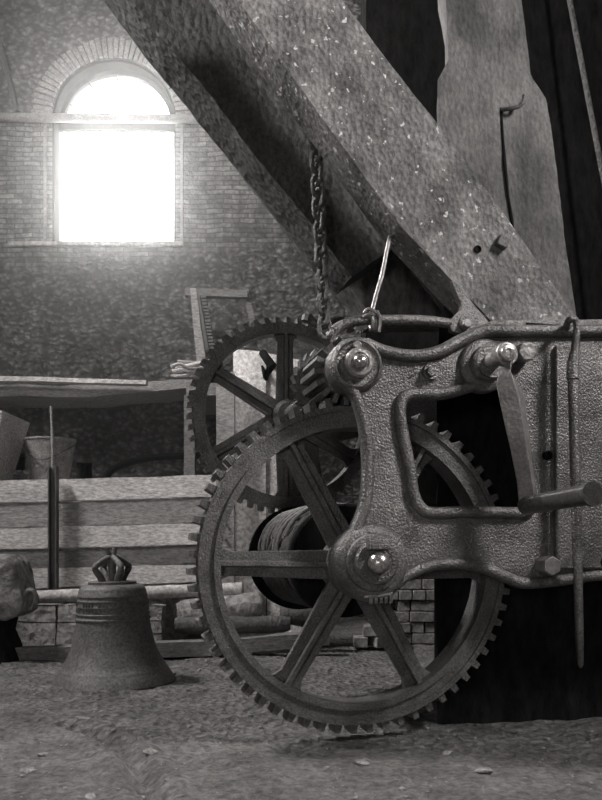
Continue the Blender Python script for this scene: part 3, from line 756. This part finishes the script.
# crank arm
bm = bmesh.new()
st = [(509, 350, 7), (509, 356, 8), (508, 364, 7), (507.5, 372, 6), (511, 384, 12), (515, 395, 14), (519, 420, 12.5), (524, 450, 10.5), (529, 480, 9.5), (532, 500, 10.5), (534, 512, 9)]
rings = []
for i, (x, y, hw) in enumerate(st):
    l = ML(x-hw, y, .43); r = ML(x+hw, y, .43); w_ = .43; t_ = .05
    c = ((l[0]+r[0])/2, (l[1]+r[1])/2); h = (r[0]-l[0])/2
    rings.append([bm.verts.new((c[0]-h*.95, -w_+t_*.55, c[1])), bm.verts.new((c[0]-h, -w_+.022, c[1])), bm.verts.new((c[0]+h*.0, -w_-.026, c[1])), bm.verts.new((c[0]+h, -w_+.028, c[1])), bm.verts.new((c[0]+h, -w_+t_, c[1])), bm.verts.new((c[0]-h*.2, -w_+t_+.004, c[1]))])
for a, b in zip(rings, rings[1:]):
    for k in range(6): bm.faces.new((a[k], a[(k+1) % 6], b[(k+1) % 6], b[k]))
bm.faces.new(rings[0]); bm.faces.new(rings[-1][::-1])
add_lathe(bm, [(.001, -.385), (.044, -.385), (.046, -.39), (.046, -.435), (.042, -.44), (.001, -.44)], 28, (cS[0], 0, cS[1]), 'y')
finish('crank_arm', bm, IRON_B, crank, smooth=25, bevel=.003)
bm = bmesh.new()
cH = ML(534, 505, .43)
# handle towards the viewer
e = ML(614, 492, .70)
a0 = Vector((cH[0]-.02, -.40, cH[1])); a1 = Vector((cH[0]+.01, -.80, cH[1]+.02))
pts = [a0.lerp(a1, i/8) for i in range(9)]
add_tube(bm, pts, [.036, .037, .036, .036, .036, .036, .037, .038, .038], 20)
add_tube(bm, [a1, a1+(a1-a0)*.04], [.042, .042], 20)
finish('crank_handle', bm, mat('handle_metal', .05, .12, 12, .28, .5, .2, 60, .004), crank, smooth=40)

# gears --------------------------------------------------------------
def ring_part(bm, c, r0, r1, w0, w1, seg=96):
    """closed annulus between w0<w1"""
    L = [(r0, w0), (r0, w1), (r1, w1), (r1, w0)]; rings = []
    for r, w in L: rings.append([bm.verts.new((c[0]+r*math.cos(2*PI*k/seg), -w, c[1]+r*math.sin(2*PI*k/seg))) for k in range(seg)])
    for i in range(4):
        a, b = rings[i], rings[(i+1) % 4]
        for k in range(seg): bm.faces.new((a[k], a[(k+1) % seg], b[(k+1) % seg], b[k]))
def teeth(bm, c, rr, ro, n, w0, w1, fr=.52, tip=.34, skew=0, ph=0):
    for k in range(n):
        a = 2*PI*(k+ph)/n; da = 2*PI/n
        P_ = [(rr-.012, a-da*fr/2), (rr, a-da*fr/2), ((rr+ro)/2, a-da*(fr+tip)/4+skew*da*.5), (ro, a-da*tip/2+skew*da), (ro, a+da*tip/2+skew*da), ((rr+ro)/2, a+da*(fr+tip)/4+skew*da*.5), (rr, a+da*fr/2), (rr-.012, a+da*fr/2)]
        f = [bm.verts.new((c[0]+r*math.cos(t), -w1, c[1]+r*math.sin(t))) for r, t in P_]; b = [bm.verts.new((c[0]+r*math.cos(t), -w0, c[1]+r*math.sin(t))) for r, t in P_]
        bm.faces.new(f); bm.faces.new(b[::-1])
        m = len(P_)
        for i in range(m): bm.faces.new((f[i], b[i], b[(i+1) % m], f[(i+1) % m]))
def spoke(name, parent, c, ang, r0, r1, wd0, wd1, w, rib=.05, m=IRON_G, rw=.022):
    bm = bmesh.new()
    N_ = 16
    for i in range(N_):
        pass
    st = []
    for i in range(N_+1):
        t = i/N_; r = r0+(r1-r0)*t
        hw = (wd0+(wd1-wd0)*t)/2
        if t > .86: hw += .05*((t-.86)/.14)**2
        st.append((r, hw))
    ca, sa = math.cos(ang), math.sin(ang)
    def pt(r, s, ww): return (c[0]+r*ca-s*sa, -ww, c[1]+r*sa+s*ca)
    rings = []
    for r, hw in st:
        k = rw/2; t_ = .014
        cs = [(-hw, -t_), (-k, -t_), (-k, -rib), (k, -rib), (k, -t_), (hw, -t_), (hw, t_), (k, t_), (k, rib), (-k, rib), (-k, t_), (-hw, t_)]
        rings.append([bm.verts.new(pt(r, s, w+q)) for s, q in cs])
    for a, b in zip(rings, rings[1:]):
        for k in range(12): bm.faces.new((a[k], a[(k+1) % 12], b[(k+1) % 12], b[k]))
    bm.faces.new(rings[0]); bm.faces.new(rings[-1][::-1])
    return finish(name, bm, m, parent, smooth=30, bevel=.004)
cG = (0.0, CZ-(565-HOR)*3.54/F)
cG = (-.01+.01, cG[1])
R = .70
bm = bmesh.new()
ring_part(bm, cG, .585, .655, -.055, .055); ring_part(bm, cG, .572, .6, -.07, .07); ring_part(bm, cG, .64, .662, -.04, .066)
teeth(bm, cG, .655, .70, 62, -.055, .05, ph=.3)
gear = finish('main_gear', bm, IRON_G, W, smooth=30)
for k in range(6): spoke('spoke', gear, cG, math.radians(60*k-1), .09, .59, .125, .095, 0)
bm = bmesh.new(); cyl(bm, cG, [(.12, -.1), (.13, -.08), (.13, .08), (.11, .12), (.001, .12)], 36); finish('hub', bm, IRON_D, gear)
# rear gear
def axis_w(px, c):
    best = None
    for i in range(400):
        w = .3-i*.005; q = w2px(m2w(c[0], w, c[1]))
        if best is None or abs(q[0]-px) < best[0]: best = (abs(q[0]-px), w, q)
    return best
bw = axis_w(285, cA); wR = bw[1]; print('rear gear w', bw)
print('drum end', axis_w(295, cB), w2px(m2w(cA[0], wR, cA[1])))
Yr = m2w(cA[0], wR, cA[1]).y; RR = 98*Yr/F
cR = cA
bm = bmesh.new()
ring_part(bm, cR, RR-.082, RR-.032, wR-.04, wR+.04, 80); ring_part(bm, cR, RR-.094, RR-.074, wR-.05, wR+.05, 80)
teeth(bm, cR, RR-.032, RR, 54, wR-.04, wR+.035, ph=.2, skew=.12)
rg = finish('rear_gear', bm, IRON, W, smooth=30)
for k in range(6): spoke('spoke', rg, cR, math.radians(60*k+30), .07, RR-.082, .105, .08, wR, .045)
bm = bmesh.new(); cyl(bm, cR, [(.08, wR-.08), (.08, wR+.08), (.06, wR+.1), (.001, wR+.1)], 32); finish('hub', bm, IRON_D, rg)
# pinion + ratchet on upper shaft, behind side plate
bm = bmesh.new(); dc = math.hypot(cA[0]-cG[0], cA[1]-cG[1]); rp = dc-.66
print('pinion r', rp, RR)
rp = min(max(rp, .07), .2)
cyl(bm, cA, [(rp-.038, -.16), (rp-.038, .1), (.001, .1)], 32); teeth(bm, cA, rp-.04, rp, 16, -.16, .09, .55, .4)
finish('pinion', bm, IRON_G, W, smooth=30)
bm = bmesh.new(); wr_ = -.22; Rr_ = .175
cyl(bm, cA, [(.001, wr_-.03), (Rr_-.03, wr_-.03), (Rr_-.03, wr_+.03), (.001, wr_+.03)], 40)
nT = 26
for k in range(nT):
    a = 2*PI*k/nT; da = 2*PI/nT
    P_ = [(Rr_-.045, a), (Rr_-.03, a), (Rr_-.008, a+da*.1), (Rr_-.028, a+da), (Rr_-.045, a+da)]
    f = [bm.verts.new((cA[0]+r*math.cos(t), -(wr_+.028), cA[1]+r*math.sin(t))) for r, t in P_]; b = [bm.verts.new((cA[0]+r*math.cos(t), -(wr_-.028), cA[1]+r*math.sin(t))) for r, t in P_]
    bm.faces.new(f); bm.faces.new(b[::-1])
    for i in range(5): bm.faces.new((f[i], b[i], b[(i+1) % 5], f[(i+1) % 5]))
finish('ratchet_wheel', bm, IRON_D, W, smooth=30)
# drum with rope
bm = bmesh.new()
cyl(bm, cB, [(.001, -1.08), (.27, -1.08), (.28, -1.06), (.28, -1.03), (.2, -1.02), (.2, -.2), (.25, -.19), (.25, -.15), (.24, -.14), (.001, -.14)], 48)
drum = finish('rope_drum', bm, BLACK, W, smooth=40)
bm = bmesh.new(); random.seed(5)
pts = []
turns = 30
for i in range(turns*28):
    t = i/28; a = 2*PI*i/28
    w = -1.0+.78*t/turns; r = .225+.006*math.sin(a*3+t)+.01*noise.noise(Vector((t*.7, a*.3, 0)))
    pts.append((cB[0]+r*math.cos(a), -w, cB[1]+r*math.sin(a)))
add_tube(bm, pts, .0125, 6)
finish('wound_rope', bm, ROPE, drum, smooth=60)
bm = bmesh.new()
for k in range(14):
    w = -.95+.045*k+random.uniform(-.02, .02); a0 = math.radians(random.uniform(150, 175)); a1 = math.radians(random.uniform(55, 85)); sh = random.uniform(.1, .3); q = []
    for i in range(13):
        t = i/12; a = a0+(a1-a0)*t; r = .243+.02*math.sin(PI*t)*random.uniform(.9, 1.1); q.append((cB[0]+r*math.cos(a), -(w+sh*t*t), cB[1]+r*math.sin(a)))
    add_tube(bm, q, .008, 6)
finish('loose_rope_strands', bm, mat('pale_strand', .07, .2, 20, .6), drum)
# rear side plate
bm = bmesh.new(); wQ = -1.2
sc_ = lambda p: (p[0], p[1])
bm = fill_plate([lo_, li_], .05, .006, lambda x, y, z: Vector((x, -(wQ-.025+z), y)))
# clip the left toe so it sits behind the drum
finish('rear_frame', bm, IRON_D, W, smooth=30)
# lever arm above the plate
wL = .17
bm = bmesh.new()
pts = [L3(x, y, wL) for x, y in ((334, 331), (341, 326), (352, 322), (368, 320), (385, 320), (410, 320), (432, 321), (452, 324), (466, 325))]
add_tube(bm, cr(pts, 4), .021, 8)
bm2 = bmesh.new(); add_tube(bm2, [L3(334, 331, wL), L3(328, 337, wL)], [.018, .008], 6); add_tube(bm2, [L3(336, 333, wL+.02), L3(332, 342, wL+.02)], [.012, .006], 6); join_bm(bm, bm2)
lever = finish('pawl_lever', bm, IRON, W, smooth=50)
bm = fill_plate([[tuple(v.xy) for v in cr([(*ML(x, y, wL), 0) for x, y in ((450, 284), (454, 283), (464, 296), (473, 308), (482, 318), (490, 330), (486, 337), (470, 337), (452, 334), (448, 328), (452, 318), (459, 309), (455, 298))], 5, True)]], .03, .004, lambda x, y, z: Vector((x, -(wL+.01+z), y)))
finish('lever_bracket', bm, IRON, lever, smooth=30)
hexbolt(468, 323, wL+.025, 9, .012, lever, 'washer', IRON, 20); hexbolt(468, 323, wL+.035, 5, .025, lever, 'bolt', IRON_B, 6)
bm = bmesh.new(); random.seed(9)
for k in range(4):
    x = 371+k*2.2; q = [L3(x+2*math.cos(a)*.6, 321+9.5*math.sin(a), wL+.028*math.cos(a)) for a in [2*PI*i/12 for i in range(12)]]
    add_tube(bm, q, .006, 6, closed=True)
add_tube(bm, cr([L3(364, 313, wL+.02), L3(368, 309, wL+.03), L3(376, 312, wL+.03), L3(380, 318, wL+.04), L3(379, 332, wL+.035)], 5), .007, 6)
add_tube(bm, cr([L3(363, 317, wL+.02), L3(370, 314, wL+.03), L3(378, 316, wL+.02)], 5), .007, 6)
wire = tag(mroot(finish('wire_tie', bm, IRON_B)), 'twisted wire lashing wrapped round the lever arm', 'wire')
bm = bmesh.new(); add_tube(bm, cr([L3(372, 312, wL+.02), L3(376, 296, wL+.01), L3(382, 275, wL), L3(386, 255, wL-.03), L3(389, 240, wL-.06)], 6), .0085, 8)
add_tube(bm, cr([L3(389, 240, wL-.06), L3(390, 237, wL-.08), L3(393, 236, wL-.1)], 5), .0085, 8)
tag(mroot(finish('pull_rod', bm, IRON_B)), 'thin bent rod rising from the lever lashing to the dark timber', 'rod')

# chain ---------------------------------------------------------------
ch = empty('hanging_chain', (0, 0, 0)); tag(ch, 'rusty link chain hanging straight down above the rear gear', 'chain')
wCh = -.1
top = m2w(*[ML(315, 133, wCh)[0]], wCh, ML(315, 133, wCh)[1]); bot = m2w(ML(325, 334, wCh)[0], wCh, ML(325, 334, wCh)[1])
ch.location = bot
nl = 17; Lk = (top-bot).length/nl
for k in range(nl):
    bm = bmesh.new(); hl = Lk*.66; hw = .026; q = []
    for i in range(20):
        a = 2*PI*i/20; q.append((hw*math.cos(a), 0, hl*math.sin(a)*.9+(.012 if math.sin(a) > 0 else -.012)))
    add_tube(bm, q, .0095, 8, closed=True)
    o = finish('chain_link', bm, IRON_D, ch); c = (top-bot)*((k+.5)/nl); o.location = c; o.rotation_euler = (random.uniform(-.1, .1), random.uniform(-.12, .12), (PI/2 if k % 2 else 0)+.6+random.uniform(-.2, .2))
# clutch fork bits at the chain foot
bm = bmesh.new(); add_tube(bm, cr([L3(308, 316, -.45), L3(313, 322, -.45), L3(322, 326, -.45), L3(333, 320, -.45), L3(346, 322, -.45), L3(350, 330, -.4)], 5), .02, 8)
add_tube(bm, [L3(308, 316, -.45), L3(306, 322, -.45)], .025, 8)
finish('chain_guide', bm, IRON_G, W)
# hanging hooked rod in front of plate
wH = .325
hr = None
bm = bmesh.new()
pts = cr([L3(567, 332, wH-.1), L3(567, 324, wH-.05), L3(570, 319.5, wH), L3(575, 320, wH), L3(577, 328, wH), L3(575.5, 345, wH), L3(574, 360, wH)], 6)
add_tube(bm, pts, [.014]*(len(pts)-12)+[.014+.008*i/12 for i in range(12)], 12)
add_tube(bm, [L3(574, 352, wH), L3(573, 364, wH), L3(573, 379, wH), L3(573, 380, wH)], [.018, .025, .026, .02], 14)
add_tube(bm, [L3(573, 380, wH), L3(576, 500, wH), L3(579.5, 640, wH), L3(580.5, 665, wH), L3(580.5, 668, wH)], [.021, .021, .017, .012, .004], 14)
tag(mroot(finish('hooked_rod', bm, IRON, smooth=50)), 'long iron rod with a hooked top hanging in front of the side plate', 'rod')

# gravel and chips ------------------------------------------------
random.seed(21); bm = bmesh.new()
for i in range(1500):
    y = random.uniform(2.3, 6.2)**1.0; x = random.uniform(-.42, .42)*y
    if x > .35 and y > 3.7: continue
    if (Vector((x, y, 0))-Vector((br.location.x, YBell, 0))).length < .4: continue
    r = random.uniform(.002, .007) if random.random() < .93 else random.uniform(.008, .017)
    m_ = Matrix.Translation((x, y, fz(x, y)+r*.2)) @ Matrix.Rotation(random.random()*6, 4, 'Z') @ Matrix.Diagonal((r*random.uniform(.8, 1.8), r, r*random.uniform(.4, .8), 1))
    bmesh.ops.create_icosphere(bm, subdivisions=1, radius=1, matrix=m_)
me_v = bm
tag(finish('gravel', bm, GRAV, smooth=0), 'loose grit and pebbles scattered over the dirt floor', 'gravel', kind='stuff')
for i, (px, py, s, lab) in enumerate(((83, 719, .03, 'small pale chip on the dirt below the bell'), (150, 753, .035, 'flat stone chip just right of the curved rut'), (172, 672, .04, 'leaf-like chip beside the right lip of the bell'), (484, 772, .035, 'pale chip on the floor at the lower right'), (448, 752, .03, 'chip on the floor under the right part of the big gear'), (90, 794, .03, 'small chip near the bottom left of the floor'), (362, 760, .03, 'chip lying below the foot of the big gear'), (28, 770, .03, 'small stone at the bottom left corner of the floor'))):
    Y = CZ*F/(py-HOR); p = P(px, py, Y); bm = bmesh.new()
    bmesh.ops.create_icosphere(bm, subdivisions=2, radius=1, matrix=Matrix.Diagonal((s, s*.6, s*.28, 1)))
    for v in bm.verts: v.co += noise.noise_vector(v.co*40+Vector((i, 0, 0)))*.006
    o = finish('stone_chip', bm, GRAV, smooth=30, loc=(p.x, Y, fz(p.x, Y)+s*.15), rot=(.1, .1, i)); tag(o, lab, 'chip')

# ================================================================== HAZE + LIGHT
bm = bmesh.new(); add_box(bm, (-2.1, 7.5, 3.6), (4.9, 4.1, 7.0))
hz = bpy.data.materials.new('dusty_air'); hz.use_nodes = True; nt = hz.node_tree; nt.nodes.clear()
out = nt.nodes.new('ShaderNodeOutputMaterial'); vs_ = nt.nodes.new('ShaderNodeVolumeScatter'); vs_.inputs['Density'].default_value = .046; vs_.inputs['Anisotropy'].default_value = .86
nt.links.new(vs_.outputs[0], out.inputs['Volume'])
tag(finish('haze', bm, hz, smooth=0), 'pale dusty haze glowing in front of the arched window', 'haze', kind='stuff')

wd = bpy.data.worlds.new('sky'); S.world = wd; wd.use_nodes = True
wd.node_tree.nodes['Background'].inputs[0].default_value = (1, .985, .96, 1); wd.node_tree.nodes['Background'].inputs[1].default_value = 22.0
def area(name, loc, rot, sx, sy, e, portal=False):
    l = bpy.data.lights.new(name, 'AREA'); l.shape = 'RECTANGLE'; l.size = sx; l.size_y = sy; l.energy = e; l.color = (1, .982, .965)
    o = bpy.data.objects.new(name, l); COL.objects.link(o); o.location = loc; o.rotation_euler = rot
    if portal: l.cycles.is_portal = True
    return o
area('portal_back', (cx, YB+.3, (wb+wt)/2+.25), (-PI/2, 0, 0), 2*rx, wt-wb+.55, 1, True)
#area('portal_right', (XR+.1, (WY0+WY1)/2, (WZ0+WZ1)/2), (0, PI/2, 0), WZ1-WZ0, WY1-WY0, 1, True)

area('daylight_right', (XR-.02, (WY0+WY1)/2, (WZ0+WZ1)/2), (0, PI/2, 0), WZ1-WZ0, WY1-WY0, 310)
area('added_fill_left', (XL+.02, (LY0+LY1)/2, (LZ0+LZ1)/2), (0, -PI/2, 0), LZ1-LZ0, LY1-LY0, 900)  # added fill lamp for boards and bell, at the made-up left opening
area('portal_front', ((DX0+DX1)/2, YF-.1, (1.0+DZ)/2), (PI/2, 0, 0), DX1-DX0, DZ-1.0, 1, True)  # portal for the added front fill opening
